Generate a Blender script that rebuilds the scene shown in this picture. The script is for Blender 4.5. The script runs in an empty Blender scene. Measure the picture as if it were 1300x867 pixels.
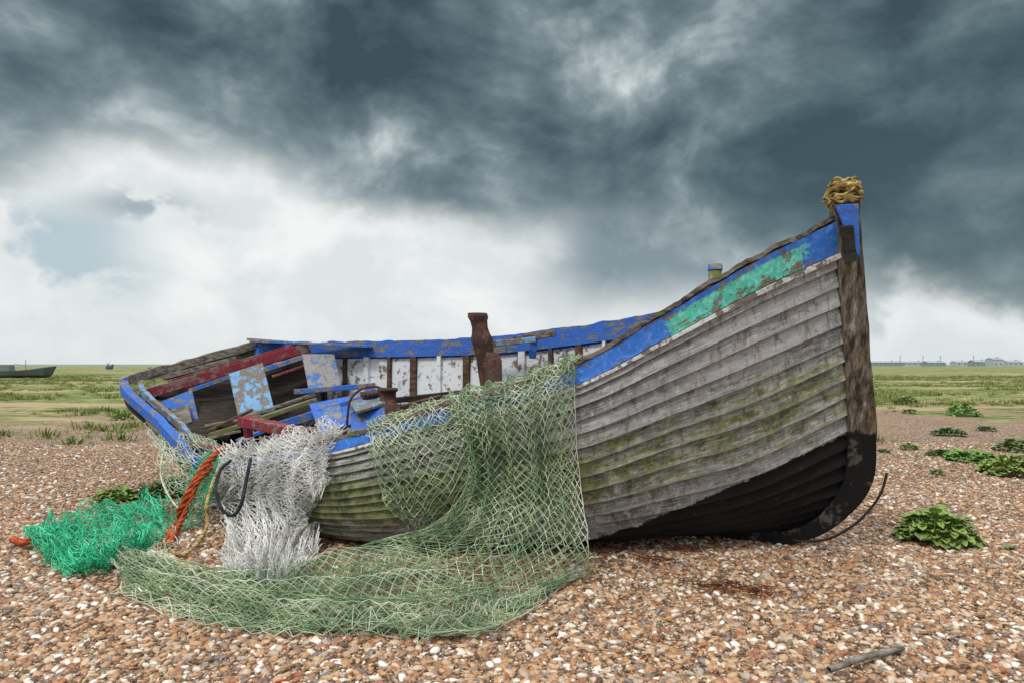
import bpy, math, random
import numpy as np
from mathutils import Vector, noise, Matrix
from mathutils.bvhtree import BVHTree
random.seed(7); rng=np.random.default_rng(7)
scene=bpy.context.scene
CAMZ=1.5; F=867.0
def P(u,v,Y): return Vector(((u-650)/F*Y, Y, CAMZ+(462-v)/F*Y))

# ---------------------------------------------------------------- node helper
class NT:
    def __init__(s,tree): s.t=tree; s.n=tree.nodes; s.l=tree.links
    def new(s,typ,**k):
        n=s.n.new(typ)
        for a,b in k.items(): setattr(n,a,b)
        return n
    def put(s,sock,v):
        if v is None: return
        if isinstance(v,bpy.types.NodeSocket): s.l.new(v,sock)
        else:
            if isinstance(v,(tuple,list)) and sock.type=='RGBA' and len(v)==3: v=(*v,1)
            sock.default_value=v
    def math(s,op,a,b=None,c=None,clamp=False):
        n=s.new('ShaderNodeMath',operation=op); n.use_clamp=clamp
        s.put(n.inputs[0],a); s.put(n.inputs[1],b); s.put(n.inputs[2],c); return n.outputs[0]
    def mix(s,f,a,b,blend='MIX'):
        n=s.new('ShaderNodeMix',data_type='RGBA',blend_type=blend)
        s.put(n.inputs[0],f); s.put(n.inputs[6],a); s.put(n.inputs[7],b); return n.outputs[2]
    def sstep(s,x,a,b,lo=0.0,hi=1.0):
        n=s.new('ShaderNodeMapRange',interpolation_type='SMOOTHSTEP')
        s.put(n.inputs[0],x); s.put(n.inputs[1],a); s.put(n.inputs[2],b); s.put(n.inputs[3],lo); s.put(n.inputs[4],hi); return n.outputs[0]
    def ramp(s,x,stops,interp='LINEAR'):
        n=s.new('ShaderNodeValToRGB'); cr=n.color_ramp; cr.interpolation=interp
        while len(cr.elements)<len(stops): cr.elements.new(0.5)
        for e,(p,c) in zip(cr.elements,stops):
            e.position=p; e.color=(c,c,c,1) if isinstance(c,(int,float)) else (*c,1)
        s.put(n.inputs[0],x); return n.outputs[0]
    def noise(s,vec,scale,detail=5,rough=0.55,dist=0.0,dim='3D'):
        n=s.new('ShaderNodeTexNoise',noise_dimensions=dim); s.put(n.inputs['Vector'],vec); s.put(n.inputs['Scale'],scale)
        n.inputs['Detail'].default_value=min(detail,7); n.inputs['Roughness'].default_value=rough; n.inputs['Distortion'].default_value=dist
        return n.outputs[0]
    def mapping(s,vec,scale=(1,1,1),loc=(0,0,0),rot=(0,0,0)):
        n=s.new('ShaderNodeMapping'); s.put(n.inputs[0],vec); n.inputs[1].default_value=loc; n.inputs[2].default_value=rot; n.inputs[3].default_value=scale; return n.outputs[0]
    def sep(s,vec):
        n=s.new('ShaderNodeSeparateXYZ'); s.put(n.inputs[0],vec); return n.outputs
    def comb(s,x,y,z):
        n=s.new('ShaderNodeCombineXYZ'); s.put(n.inputs[0],x); s.put(n.inputs[1],y); s.put(n.inputs[2],z); return n.outputs[0]
    def bump(s,h,strength=0.5,dist=0.01,normal=None):
        n=s.new('ShaderNodeBump'); n.inputs['Strength'].default_value=strength; n.inputs['Distance'].default_value=dist
        s.put(n.inputs['Height'],h)
        if normal is not None: s.put(n.inputs['Normal'],normal)
        return n.outputs[0]
def new_mat(name):
    m=bpy.data.materials.new(name); m.use_nodes=True
    nt=NT(m.node_tree); b=m.node_tree.nodes['Principled BSDF']
    return m,nt,b
def finish(nt,b,col,rough=0.8,bump=None,spec=0.3):
    nt.put(b.inputs['Base Color'],col); nt.put(b.inputs['Roughness'],rough)
    b.inputs['Specular IOR Level'].default_value=spec
    if bump is not None: nt.put(b.inputs['Normal'],bump)
def objco(nt): return nt.new('ShaderNodeTexCoord').outputs['Object']

# ---------------------------------------------------------------- materials
def painted(name,col,under=(0.22,0.2,0.17),wear=0.5,scale=6,stretch=(1,1,1),dirt=0.5):
    m,nt,b=new_mat(name); co=nt.mapping(objco(nt),scale=stretch)
    n1=nt.noise(co,scale,6,0.72); n2=nt.noise(co,scale*5,3,0.6); n3=nt.noise(co,1.7,2,0.6)
    w=nt.sstep(nt.math('ADD',n1,nt.math('MULTIPLY',n3,0.25)),wear+0.1,wear+0.14)
    wood=nt.mix(n2,tuple(c*0.35 for c in under),tuple(c*1.5 for c in under))
    pc=nt.mix(nt.math('MULTIPLY',n3,dirt),col,tuple(c*0.35+0.02 for c in col))
    pc=nt.mix(nt.math('MULTIPLY',nt.sstep(n2,0.5,0.75),0.35),pc,tuple(c*.4+.25 for c in col))
    pc=nt.mix(nt.sstep(n1,.44,.36,0,.35),pc,(.05,.045,.04))
    c=nt.mix(w,pc,wood)
    h=nt.math('SUBTRACT',nt.math('MULTIPLY',n2,0.4),w)
    finish(nt,b,c,0.7,nt.bump(h,0.6,0.006)); return m
def wood(name,a=(0.07,0.06,0.05),c=(0.32,0.29,0.25),moss=0.0,stretch=(2,14,14)):
    m,nt,b=new_mat(name); co=nt.mapping(objco(nt),scale=stretch); o=objco(nt)
    n1=nt.noise(co,2.0,6,0.65); n2=nt.noise(o,5,4,0.6)
    col=nt.mix(nt.sstep(n1,0.3,0.7),a,c)
    col=nt.mix(nt.sstep(n2,0.62-moss*0.25,0.75-moss*0.2,0,0.85 if moss>0 else 0.0),col,(0.13,0.15,0.03))
    finish(nt,b,col,0.85,nt.bump(n1,0.7,0.008)); return m
BLUE=(0.03,0.15,0.60)
M_blue=painted('blue_paint',BLUE,under=(.2,.19,.18),wear=0.54,stretch=(1,1,2))
M_blue_worn=painted('blue_paint_worn',(0.05,0.19,0.54),under=(0.26,0.25,0.24),wear=0.49,scale=9)
M_blue_pale=painted('pale_blue_paint',(0.2,0.42,0.70),under=(0.20,0.17,0.14),wear=0.48,scale=8)
M_white=painted('white_paint',(0.72,0.73,0.72),under=(0.22,0.19,0.16),wear=0.51,scale=7,dirt=0.3)
M_lining=painted('white_lining_paint',(0.76,0.79,0.82),under=(0.22,0.18,0.15),wear=0.56,scale=7,dirt=0.3)
M_crimson=painted('crimson_paint',(0.24,0.012,0.03),under=(0.2,0.14,0.12),wear=0.54,scale=8)
M_wood=wood('weathered_wood'); M_woodmoss=wood('mossy_wood',moss=1.0)
M_cap=wood('rail_cap_wood',(0.035,0.025,0.02),(0.26,0.21,0.17),moss=0.15)
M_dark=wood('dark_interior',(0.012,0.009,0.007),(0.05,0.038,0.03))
M_brown=wood('brown_wood',(0.03,0.018,0.012),(0.15,0.09,0.06))
M_rust=painted('rusty_iron',(0.16,0.055,0.035),under=(0.06,0.035,0.028),wear=0.47,scale=12)
M_iron=wood('black_iron',(0.01,0.01,0.01),(0.04,0.035,0.03))

def hull_mat(name):
    m,nt,b=new_mat(name)
    uv=nt.new('ShaderNodeTexCoord').outputs['UV']; o=objco(nt)
    U,V,_=nt.sep(uv); X,Y,Z=nt.sep(o)
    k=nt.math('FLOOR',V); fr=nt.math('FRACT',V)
    g=nt.comb(U,nt.math('MULTIPLY',V,1.6),nt.math('MULTIPLY',k,3.7))
    grain=nt.noise(nt.mapping(g,scale=(2.4,8,1)),1.8,7,0.80)
    fine=nt.noise(nt.mapping(g,scale=(4,44,1)),2.0,4,0.75)
    pl=nt.noise(nt.comb(nt.math('MULTIPLY',U,0.6),nt.math('MULTIPLY',k,5.3),0.0),1.3,1,0.5,0,'2D')
    blot=nt.noise(o,11,7,0.80)
    drip=nt.noise(nt.mapping(nt.comb(U,V,0.0),scale=(9,.45,1)),1.5,4,.7,0,'2D')
    base=nt.math('ADD',nt.math('MULTIPLY',grain,0.72),nt.math('MULTIPLY',pl,0.42))
    base=nt.math('ADD',base,nt.sstep(V,7,1,0,.03))
    wood=nt.ramp(base,[(0.37,(0.06,0.055,0.05)),(0.45,(0.21,0.205,0.20)),(0.54,(0.42,0.43,0.44)),(0.66,(0.70,0.71,0.73))])
    wood=nt.mix(nt.sstep(fine,0.48,0.36,0,0.85),wood,(0.04,0.032,0.027))
    wood=nt.mix(nt.sstep(nt.math('ADD',nt.math('MULTIPLY',fine,.4),nt.math('ADD',nt.math('MULTIPLY',grain,.4),nt.math('MULTIPLY',blot,0.7))),0.775,0.80,0,0.9),wood,(0.78,0.79,0.79))
    wood=nt.mix(nt.sstep(drip,0.54,0.68,0,0.55),wood,(0.13,0.08,0.045))
    wood=nt.mix(nt.sstep(blot,0.44,0.36,0,0.6),wood,(0.06,0.047,0.036))
    mn=nt.noise(nt.mapping(g,scale=(1.6,1.1,1),loc=(3,0,0)),2.6,6,0.82)
    d=nt.math('ADD',nt.math('MULTIPLY',nt.math('MINIMUM',X,1.0),-0.06),nt.math('MULTIPLY',nt.sstep(fr,0.1,1.0),0.03))
    band=nt.math('ABSOLUTE',nt.math('SUBTRACT',V,7.0))
    d=nt.math('ADD',d,nt.sstep(band,4.5,0.5,-.11,0.07))
    ms=nt.sstep(nt.math('ADD',mn,d),0.46,0.58,0,0.85)
    wood=nt.mix(ms,wood,nt.mix(nt.sstep(blot,.38,.60),(0.07,0.09,0.012),(0.34,0.38,0.06)))
    wood=nt.mix(nt.sstep(fr,.70,.86,0,.25),wood,(.58,.58,.56))  # worn lower plank edge, lightened with a painted highlight
    edge=nt.math('MAXIMUM',nt.sstep(fr,.20,.03),nt.sstep(fr,.93,.965))  # grime plus lap shadow, painted as dark lines along plank edges
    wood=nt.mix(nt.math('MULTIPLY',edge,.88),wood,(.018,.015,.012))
    q=nt.math('SUBTRACT',Z,nt.math('MULTIPLY',X,0.40))
    q=nt.math('ADD',q,nt.math('MULTIPLY',nt.math('SUBTRACT',blot,.5),0.14))
    bl=nt.sstep(q,-0.13,-0.14)
    blk=nt.mix(nt.sstep(grain,0.5,0.75),(0.004,0.004,0.005),(0.018,0.018,0.019))
    blk=nt.mix(nt.sstep(nt.math('ADD',nt.math('MULTIPLY',blot,.6),nt.math('MULTIPLY',fine,.4)),0.575,0.61,0,0.5),blk,(0.15,0.14,0.13))
    col=nt.mix(bl,wood,blk)
    h=nt.math('ADD',nt.math('ADD',grain,nt.math('MULTIPLY',fine,0.8)),nt.math('MULTIPLY',blot,.4))
    finish(nt,b,col,nt.mix(bl,(0.85,)*3,(0.5,)*3),nt.bump(h,1.0,0.014)); return m
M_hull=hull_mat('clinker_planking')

def wale_mat():
    m,nt,b=new_mat('wale_paint'); o=objco(nt); X,Y,Z=nt.sep(o)
    uv=nt.new('ShaderNodeTexCoord').outputs['UV']; U,V,_=nt.sep(uv)
    g=nt.comb(nt.math('MULTIPLY',U,.8),nt.math('MULTIPLY',V,.35),0.0)
    n1=nt.noise(g,8,7,0.80,.3); n2=nt.noise(o,28,3,0.6); n3=nt.noise(o,1.5,2,0.5)
    edge=nt.math('ADD',X,nt.math('MULTIPLY',n1,0.55))
    tq=nt.math('MULTIPLY',nt.sstep(edge,1.36,1.40),nt.sstep(edge,2.46,2.42))
    tq=nt.math('MULTIPLY',tq,nt.sstep(nt.math('ADD',V,nt.math('MULTIPLY',n1,0.8)),0.58,0.62))
    blue=nt.mix(nt.math('MULTIPLY',n3,0.7),(0.04,0.21,0.72),(0.02,0.09,0.42))
    blue=nt.mix(nt.sstep(n2,0.48,0.7,0,0.4),blue,(0.2,0.38,0.68))
    blue=nt.mix(nt.sstep(n1,.45,.36,0,.55),blue,(.10,.13,.20))
    teal=nt.mix(nt.sstep(n2,0.42,0.68,0,0.7),(0.08,0.54,0.42),(.32,.74,.62))
    col=nt.mix(tq,blue,teal)
    under=nt.mix(n2,(0.05,0.03,0.02),(0.40,0.30,0.22))
    w=nt.sstep(nt.math('ADD',nt.math('ADD',n1,nt.math('MULTIPLY',tq,.05)),nt.math('MULTIPLY',nt.math('ABSOLUTE',nt.math('SUBTRACT',V,0.5)),0.20)),0.635,0.65)
    col=nt.mix(w,col,under)
    finish(nt,b,col,0.6,nt.bump(nt.math('SUBTRACT',nt.math('MULTIPLY',n2,0.3),w),0.8,0.008)); return m
M_wale=wale_mat()

def fibre(name,a,c,scale=4):
    m,nt,b=new_mat(name); o=objco(nt)
    n=nt.noise(o,scale,3,0.6)
    col=nt.mix(nt.sstep(n,0.38,0.62),a,c)
    finish(nt,b,col,0.8,None,0.2); return m
M_netgreen=fibre('green_twine',(0.18,0.29,0.16),(0.40,0.51,0.30))
M_netdeep=fibre('olive_twine',(0.11,0.19,0.09),(0.28,0.37,0.19))
M_netpale=fibre('pale_twine',(0.42,0.50,0.34),(0.72,0.76,0.60))
M_netwhite=fibre('white_twine',(0.62,0.62,0.59),(0.90,0.90,0.87))
M_netbright=fibre('emerald_twine',(0.02,0.36,0.18),(0.10,0.70,0.40))
M_ropeor=fibre('orange_rope',(0.25,0.05,0.015),(0.5,0.10,0.03),20)
M_ropestraw=fibre('straw_rope',(0.20,0.13,0.04),(0.55,0.42,0.17),14)
M_ropegreen=fibre('green_rope',(0.02,0.16,0.09),(0.05,0.35,0.2),14)
M_redline=fibre('red_line',(0.5,0.04,0.02),(0.6,0.08,0.04))
M_rubber=fibre('black_hose',(0.012,0.014,0.02),(0.03,0.035,0.05))
M_weed=fibre('seaweed_fibre',(0.06,0.015,0.008),(0.20,0.06,0.025),9)

# ---------------------------------------------------------------- mesh helpers
def link(o,parent=None):
    scene.collection.objects.link(o)
    if parent is not None: o.parent=parent
    return o
def mesh_obj(name,v,f,mat=None,parent=None,uv=None,smooth=False):
    me=bpy.data.meshes.new(name); me.from_pydata([tuple(map(float,p)) for p in v],[],f)
    if uv is not None:
        l=me.uv_layers.new(name='UVMap'); arr=np.array(uv)[[lp.vertex_index for lp in me.loops]]
        l.data.foreach_set('uv',arr.astype(np.float32).ravel())
    if smooth: me.polygons.foreach_set('use_smooth',[True]*len(me.polygons))
    if mat: me.materials.append(mat)
    me.update(); return link(bpy.data.objects.new(name,me),parent)
def empty(name,loc=(0,0,0)):
    e=bpy.data.objects.new(name,None); e.empty_display_size=0.3; return link(e)
def cr(pts,ts):
    p=np.asarray(pts,float); n=len(p)
    p=np.concatenate([[2*p[0]-p[1]],p,[2*p[-1]-p[-2]]])
    ts=np.clip(np.asarray(ts,float),0,n-1-1e-9); i=np.floor(ts).astype(int); f=(ts-i).reshape((-1,)+(1,)*(p.ndim-1))
    a,b,c,d=p[i],p[i+1],p[i+2],p[i+3]
    return 0.5*((2*b)+(c-a)*f+(2*a-5*b+4*c-d)*f**2+(3*b-a-3*c+d)*f**3)
def crgrid(ctrl,tr,tc):
    g=cr(ctrl,tr); g=np.swapaxes(g,0,1); g=cr(g,tc); return np.swapaxes(g,0,1)
def board(name,p,th,mat,parent,bev=0.004):
    p=[Vector(q) for q in p]; n=(p[1]-p[0]).cross(p[3]-p[0]).normalized()
    if n.y>0: n=-n
    v=[q for q in p]+[q-n*th for q in p]
    f=[(0,1,2,3),(7,6,5,4),(0,4,5,1),(1,5,6,2),(2,6,7,3),(3,7,4,0)]
    o=mesh_obj(name,v,f,mat,parent)
    if bev:
        b=o.modifiers.new('b','BEVEL'); b.width=bev; b.segments=1
    return o
def beam(name,a,b_,w,h,mat,parent,up=(0,0,1)):
    a=Vector(a); c=Vector(b_); d=(c-a).normalized(); s=d.cross(Vector(up)).normalized(); u=s.cross(d)
    v=[]
    for q in (a,c):
        for i,j in ((-1,-1),(1,-1),(1,1),(-1,1)): v.append(q+s*(w/2*i)+u*(h/2*j))
    f=[(0,1,2,3),(7,6,5,4),(0,4,5,1),(1,5,6,2),(2,6,7,3),(3,7,4,0)]
    o=mesh_obj(name,v,f,mat,parent); b=o.modifiers.new('b','BEVEL'); b.width=0.006; b.segments=1
    return o
def sweep(name,pts,side,up,w,h,mat,parent,jit=0.0,closed=False):
    v=[];f=[];n=len(pts); uv=[]
    L=0
    for i,q in enumerate(pts):
        q=Vector(q); s=Vector(side[i]) if not isinstance(side,Vector) else side
        if i: L+=(q-Vector(pts[i-1])).length
        j=jit*noise.noise(q*5)+jit*.4*noise.noise(q*19)
        for a,b in ((-.5,-.5),(.5,-.5),(.5,.5),(-.5,.5)):
            v.append(q+s*(w*a)+Vector(up)*(h*b+j)); uv.append((L,b+.5))
    for i in range(n-1):
        for k in range(4):
            a=4*i+k; b=4*i+(k+1)%4; f.append((a,b,b+4,a+4))
    f.append((3,2,1,0)); f.append((4*n-4,4*n-3,4*n-2,4*n-1))
    return mesh_obj(name,v,f,mat,parent,uv=uv)
def tubes(edges,r,sides=3):
    E=np.asarray(edges,float); a,b=E[:,0],E[:,1]; d=b-a; L=np.linalg.norm(d,axis=1,keepdims=True)+1e-9; d=d/L
    ref=np.where(np.abs(d[:,2:3])>0.9,np.array([[1.,0,0]]),np.array([[0,0,1.]]))
    s=np.cross(d,ref); s/=np.linalg.norm(s,axis=1,keepdims=True)+1e-9; t=np.cross(d,s)
    vs=[]
    for end in (a,b):
        for k in range(sides):
            an=2*math.pi*k/sides; vs.append(end+(s*math.cos(an)+t*math.sin(an))*r)
    V=np.stack(vs,1).reshape(-1,3); n=len(E); base=np.arange(n)*2*sides; f=[]
    for k in range(sides):
        k2=(k+1)%sides; f.append(np.stack([base+k,base+k2,base+sides+k2,base+sides+k],1))
    return V,np.concatenate(f).tolist()
def rope(name,pts,r,mat,parent=None,strands=3,pitch=0.06,n=None):
    pts=np.array([tuple(p) for p in pts]); L=np.linalg.norm(np.diff(pts,axis=0),axis=1).sum()
    n=n or max(12,int(L/0.012)); c=cr(pts,np.linspace(0,len(pts)-1,n))
    cu=bpy.data.curves.new(name,'CURVE'); cu.dimensions='3D'; cu.bevel_depth=r*0.6 if strands>1 else r; cu.bevel_resolution=1
    acc=np.concatenate([[0],np.cumsum(np.linalg.norm(np.diff(c,axis=0),axis=1))])
    d=np.gradient(c,axis=0); d/=np.linalg.norm(d,axis=1,keepdims=True)+1e-9
    ref=np.where(np.abs(d[:,2:3])>0.95,np.array([[1.,0,0]]),np.array([[0,0,1.]]))
    s=np.cross(d,ref); s/=np.linalg.norm(s,axis=1,keepdims=True)+1e-9; t=np.cross(d,s)
    for k in range(strands):
        an=acc/pitch*2*math.pi/1.0*0.5+2*math.pi*k/strands; off=r*0.55 if strands>1 else 0
        q=c+(s*np.cos(an)[:,None]+t*np.sin(an)[:,None])*off
        sp=cu.splines.new('POLY'); sp.points.add(n-1); sp.points.foreach_set('co',np.concatenate([q,np.ones((n,1))],1).astype(np.float32).ravel())
    cu.materials.append(mat); return link(bpy.data.objects.new(name,cu),parent)

# ---------------------------------------------------------------- boat hull
boat=empty('wooden_fishing_boat')
near=[ # stern quarter -> stem ; each sheer -> keel
 [(-3.10,6.80,.46),(-3.10,6.79,.36),(-3.07,6.82,.25),(-3.0,6.88,.14),(-2.95,7.0,.05),(-2.9,7.5,.02)],
 [(-2.25,6.10,.67),(-2.25,6.05,.50),(-2.24,6.07,.33),(-2.2,6.15,.17),(-2.15,6.35,.03),(-2.0,7.15,0)],
 [(-1.40,5.50,.88),(-1.40,5.43,.66),(-1.39,5.45,.42),(-1.37,5.55,.20),(-1.3,5.8,.03),(-1.2,6.8,0)],
 [(-.53,5.12,1.16),(-.52,5.07,.90),(-.50,5.11,.60),(-.47,5.25,.29),(-.42,5.55,.06),(-.3,6.45,0)],
 [(.40,5.0,1.45),(.41,4.96,1.12),(.43,5.02,.73),(.51,5.2,.34),(.6,5.5,.09),(.6,6.2,0)],
 [(1.126,4.88,1.877),(1.16,4.92,1.455),(1.21,5.05,.987),(1.30,5.25,.483),(1.40,5.5,.168),(1.45,6.0,.02)],
 [(1.75,4.92,2.24),(1.79,5.0,1.74),(1.85,5.15,1.185),(1.93,5.35,.63),(2.0,5.55,.265),(2.0,5.85,.05)],
 [(2.49,5.20,2.60),(2.57,5.28,2.05),(2.66,5.38,1.5),(2.74,5.50,.97),(2.73,5.61,.46),(2.38,5.75,.08)]]
Fs=[(-3.4,9.0,1.75),(-2.4,8.7,1.74),(-1.3,8.3,1.74),(-.1,7.8,1.78),(1.0,7.3,1.91),(1.68,6.72,2.02),(2.1,6.05,2.24)]
far=[]
for i in range(7):
    K=np.array(near[i][5]); S=np.array(Fs[i]); 
    P1=K+(S-K)*[.75,.75,.02]+[0,0,0]; P2=S+(K-S)*[0,0.02,.75]
    row=[]
    for s in np.linspace(0,1,6):
        k=1-s; row.append(tuple((1-k)**3*K+3*(1-k)**2*k*P1+3*(1-k)*k*k*P2+k**3*S))
    far.append(row)
far.append(near[7])
near=np.array(near); far=np.array(far)
def surf(G,t,s): return crgrid(G,np.atleast_1d(t),np.atleast_1d(s)*5)
def normals(g,sgn):
    du=np.gradient(g,axis=0); dv=np.gradient(g,axis=1); n=np.cross(du,dv); n/=np.linalg.norm(n,axis=2,keepdims=True)+1e-9
    return n*sgn
NTt=np.linspace(0,7,150)
gchk=surf(near,NTt,np.linspace(0,1,40)); nn=normals(gchk,1); SG=-1 if nn[75,10,1]>0 else 1
gf=surf(far,NTt,np.linspace(0,1,40)); nf=normals(gf,1); SF=-1 if nf[75,5,1]<0 else 1
def offs(G,t,s,off,sg):
    s=np.atleast_1d(s); t=np.atleast_1d(t); e=0.01; te=0.02
    g=surf(G,t,s); a=surf(G,np.clip(t+te,0,7),s)-surf(G,np.clip(t-te,0,7),s)
    b=surf(G,t,np.clip(s+e,0,1))-surf(G,t,np.clip(s-e,0,1))
    n=np.cross(a,b); n/=np.linalg.norm(n,axis=2,keepdims=True)+1e-9
    return g+n*sg*off
def strakes(name,G,sg,N,s0,mat):
    V=[];Fc=[];UV=[]; edges=np.linspace(s0,1,N+1)
    x=surf(G,NTt,[0.3])[:,0]; acc=np.concatenate([[0],np.cumsum(np.linalg.norm(np.diff(x,axis=0),axis=1))])
    for i in range(N):
        a,b=edges[i],edges[i+1]
        rows=[(a,.0,i+.02),((a+b)/2,.013,i+.5),(min(b+.004,1),.028,i+.97),(min(b+.004,1),.002,i+.99)]
        base=len(V)
        for s,o,vv in rows:
            q=offs(G,NTt,[s],o,sg)[:,0]
            for k in range(len(NTt)):
                j=0.007*noise.noise(Vector((acc[k]*1.4,i*3.1,0))) if o>0.01 else 0
                V.append(q[k]+np.array([0,-1,0])*j+np.array([0,0,(.010*noise.noise(Vector((acc[k]*1.1,i*5.0,9)))+.004*noise.noise(Vector((acc[k]*6,i*5.0,2))))*(o>0.02)])); UV.append((acc[k],vv))
        m=len(NTt)
        for r in range(3):
            for k in range(m-1):
                A=base+r*m+k; Fc.append((A,A+1,A+m+1,A+m))
    return mesh_obj(name,V,Fc,mat,boat,uv=UV)
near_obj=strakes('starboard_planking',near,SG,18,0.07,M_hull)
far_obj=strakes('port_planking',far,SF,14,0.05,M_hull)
def strip(name,G,sg,sa,sb,o0,o1,mat,t0=0,t1=7,n=120,ns=4,jit=0.0):
    ts=np.linspace(t0,t1,n); V=[];UV=[];Fc=[]
    ss=np.linspace(sa,sb,ns); L=2*ns
    A=offs(G,ts,ss,o1,sg); B=offs(G,ts,ss[::-1],o0,sg)
    for k in range(n):
        for r in range(ns):
            q=A[k,r].copy()
            if jit: q+= jit*noise.noise(Vector(q*6))*np.array([0,-1,.6])+jit*.5*noise.noise(Vector(q*23))*np.array([0,-1,.6])
            V.append(q); UV.append((ts[k],r/(ns-1)))
        for r in range(ns): V.append(B[k,r]); UV.append((ts[k],1-r/(ns-1)))
    for k in range(n-1):
        for r in range(L):
            a=k*L+r; b=k*L+(r+1)%L; Fc.append((a,b,b+L,a+L))
    Fc.append(tuple(range(L))[::-1]); Fc.append(tuple((n-1)*L+r for r in range(L)))
    return mesh_obj(name,V,Fc,mat,boat,uv=UV)
wale=strip('starboard_wale',near,SG,0.0,0.082,-0.01,0.035,M_wale,0,6.97,260,6,0.012)
strip('starboard_rubbing_strip',near,SG,0.085,0.099,0.0,0.045,M_white,0,6.97,260,3,0.012)
strip('port_wale',far,SF,0.0,0.085,-0.01,0.035,M_wale,0,6.97)
def cap(name,G,t0,t1,w,h,mat,dz,inward,n=140):
    ts=np.linspace(t0,t1,n); q=surf(G,ts,[0])[:,0]; oth=surf(far if G is near else near,ts,[0])[:,0]
    side=[]
    for k in range(n):
        d=Vector(oth[k]-q[k]); d.z=0
        if d.length<0.02: d=Vector((0.3,1,0)) if G is near else Vector((-.3,-1,0))
        side.append(d.normalized())
    pts=[Vector(q[k])+Vector((0,0,dz))+side[k]*inward for k in range(n)]
    return sweep(name,pts,side,(0,0,1),w,h,mat,boat,jit=0.022)
cap('starboard_rail_cap',near,0,6.95,0.13,0.035,M_cap,0.02,0.02,300)
cap('port_rail_cap',far,0,6.9,0.12,0.05,M_blue,0.02,-0.02)
strip('port_inner_lining',far,-SF,0.05,0.6,0.02,0.03,M_lining,0.3,6.6)
strip('port_inner_stringer',far,-SF,0.0,0.045,0.0,0.075,M_blue,0.3,6.7)
for i,t in enumerate(np.arange(0.5,6.6,0.27)):
    dt=0.018 if i%2 else 0.03
    strip('frame_%d'%i,far,-SF,0.045,0.55,0.03,0.075,M_brown if i%3!=1 else M_lining,t-dt,t+dt,2,10)
ts=np.linspace(0,6.8,60); A=surf(near,ts,[0.24])[:,0]; B=surf(far,ts,[0.42])[:,0]
V=[];Fc=[];nc=9
for k in range(60):
    for j in range(nc+1):
        q=A[k]+(B[k]-A[k])*(j/nc); V.append(q+[0,0,.01*((j%2))])
for k in range(59):
    for j in range(nc): a=k*(nc+1)+j; Fc.append((a,a+1,a+nc+2,a+nc+1))
M_deck=painted('deck_grime',(0.09,0.06,0.045),under=(0.04,0.03,0.022),wear=0.48,scale=5)
mesh_obj('deck',V,Fc,M_deck,boat)
N0=near[0][0]; F0=far[0][0]; T=np.array(P(158,487,8.0))
ne=26
Cq=cr([N0,N0+(T-N0)*.5,T,T+(F0-T)*.45+np.array([-.12,.12,.0]),F0],np.linspace(0,4,2*ne))
Uq=np.concatenate([surf(near,[0],np.linspace(0,1,ne))[0],surf(far,[0],np.linspace(1,0,ne))[0]])
V=[];Fc=[];UV=[]; m=8
for i in range(2*ne):
    for j in range(m+1):
        f=j/m; q=Cq[i]+(Uq[i]-Cq[i])*f; bul=math.sin(math.pi*f)*0.10
        V.append(q+np.array([-bul*.6,-bul*.3,-bul*.3])); UV.append((i*.09,j*1.0))
for i in range(2*ne-1):
    for j in range(m): a=i*(m+1)+j; Fc.append((a,a+1,a+m+2,a+m+1))
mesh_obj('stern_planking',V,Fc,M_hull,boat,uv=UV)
side=[Vector((.6,.8,0)) if i<ne else Vector((.7,-.7,0)) for i in range(2*ne)]
side[:ne]=[Vector((.75,.66,0))]*ne
sweep('stern_rail',[Vector(q)+Vector((0,0,.0)) for q in Cq[:ne+1]],side[:ne+1],(0,0,1),.09,.10,M_blue,boat,jit=.02)
sweep('stern_rail_inner',[Vector(q)+Vector((.17,.05,.0)) for q in Cq[1:ne+1]],side[1:ne+1],(0,0,1),.05,.07,M_blue_pale,boat,jit=.02)
sweep('stern_rail_port',[Vector(q) for q in Cq[ne:]],side[ne:],(0,0,1),.10,.10,M_wood,boat,jit=.02)
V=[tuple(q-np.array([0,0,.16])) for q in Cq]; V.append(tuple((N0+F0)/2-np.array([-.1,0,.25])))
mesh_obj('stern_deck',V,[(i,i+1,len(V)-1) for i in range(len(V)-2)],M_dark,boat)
# stem post
fwd=Vector((.967,-.255,0)); lat=Vector((.255,.967,0))
st=cr([(2.465,5.165,2.80)]+[tuple(p) for p in near[7]]+[(1.7,5.95,.05),(0.6,6.25,-.0),(-1.2,6.85,-.02),(-2.9,7.5,0)],np.linspace(0,10,90))
V=[];Fc=[]
for i,q in enumerate(st):
    q=Vector(q); k=i/89*10
    if k<4.4: o=fwd*1.0
    else:
        w=min(1,(k-4.4)/1.6); o=(fwd*(1-w)+Vector((0,0,-1))*w).normalized()
    L=.145 if k<3 else (.145+.03*min(1,(k-3)) if k<4.6 else max(0.08,0.175-(k-4.6)*.07)); th=.075
    inner=q-o*.05; outer=q+o*L
    wob=.007*noise.noise(q*7)+.004*noise.noise(q*25)
    V+= [inner-lat*th,outer-lat*(th*.7)+o*wob,outer+lat*(th*.7)+o*wob,inner+lat*th]
for i in range(89):
    for r in range(4): a=4*i+r; b=4*i+(r+1)%4; Fc.append((a,b,b+4,a+4))
Fc+=[(3,2,1,0)]
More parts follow.
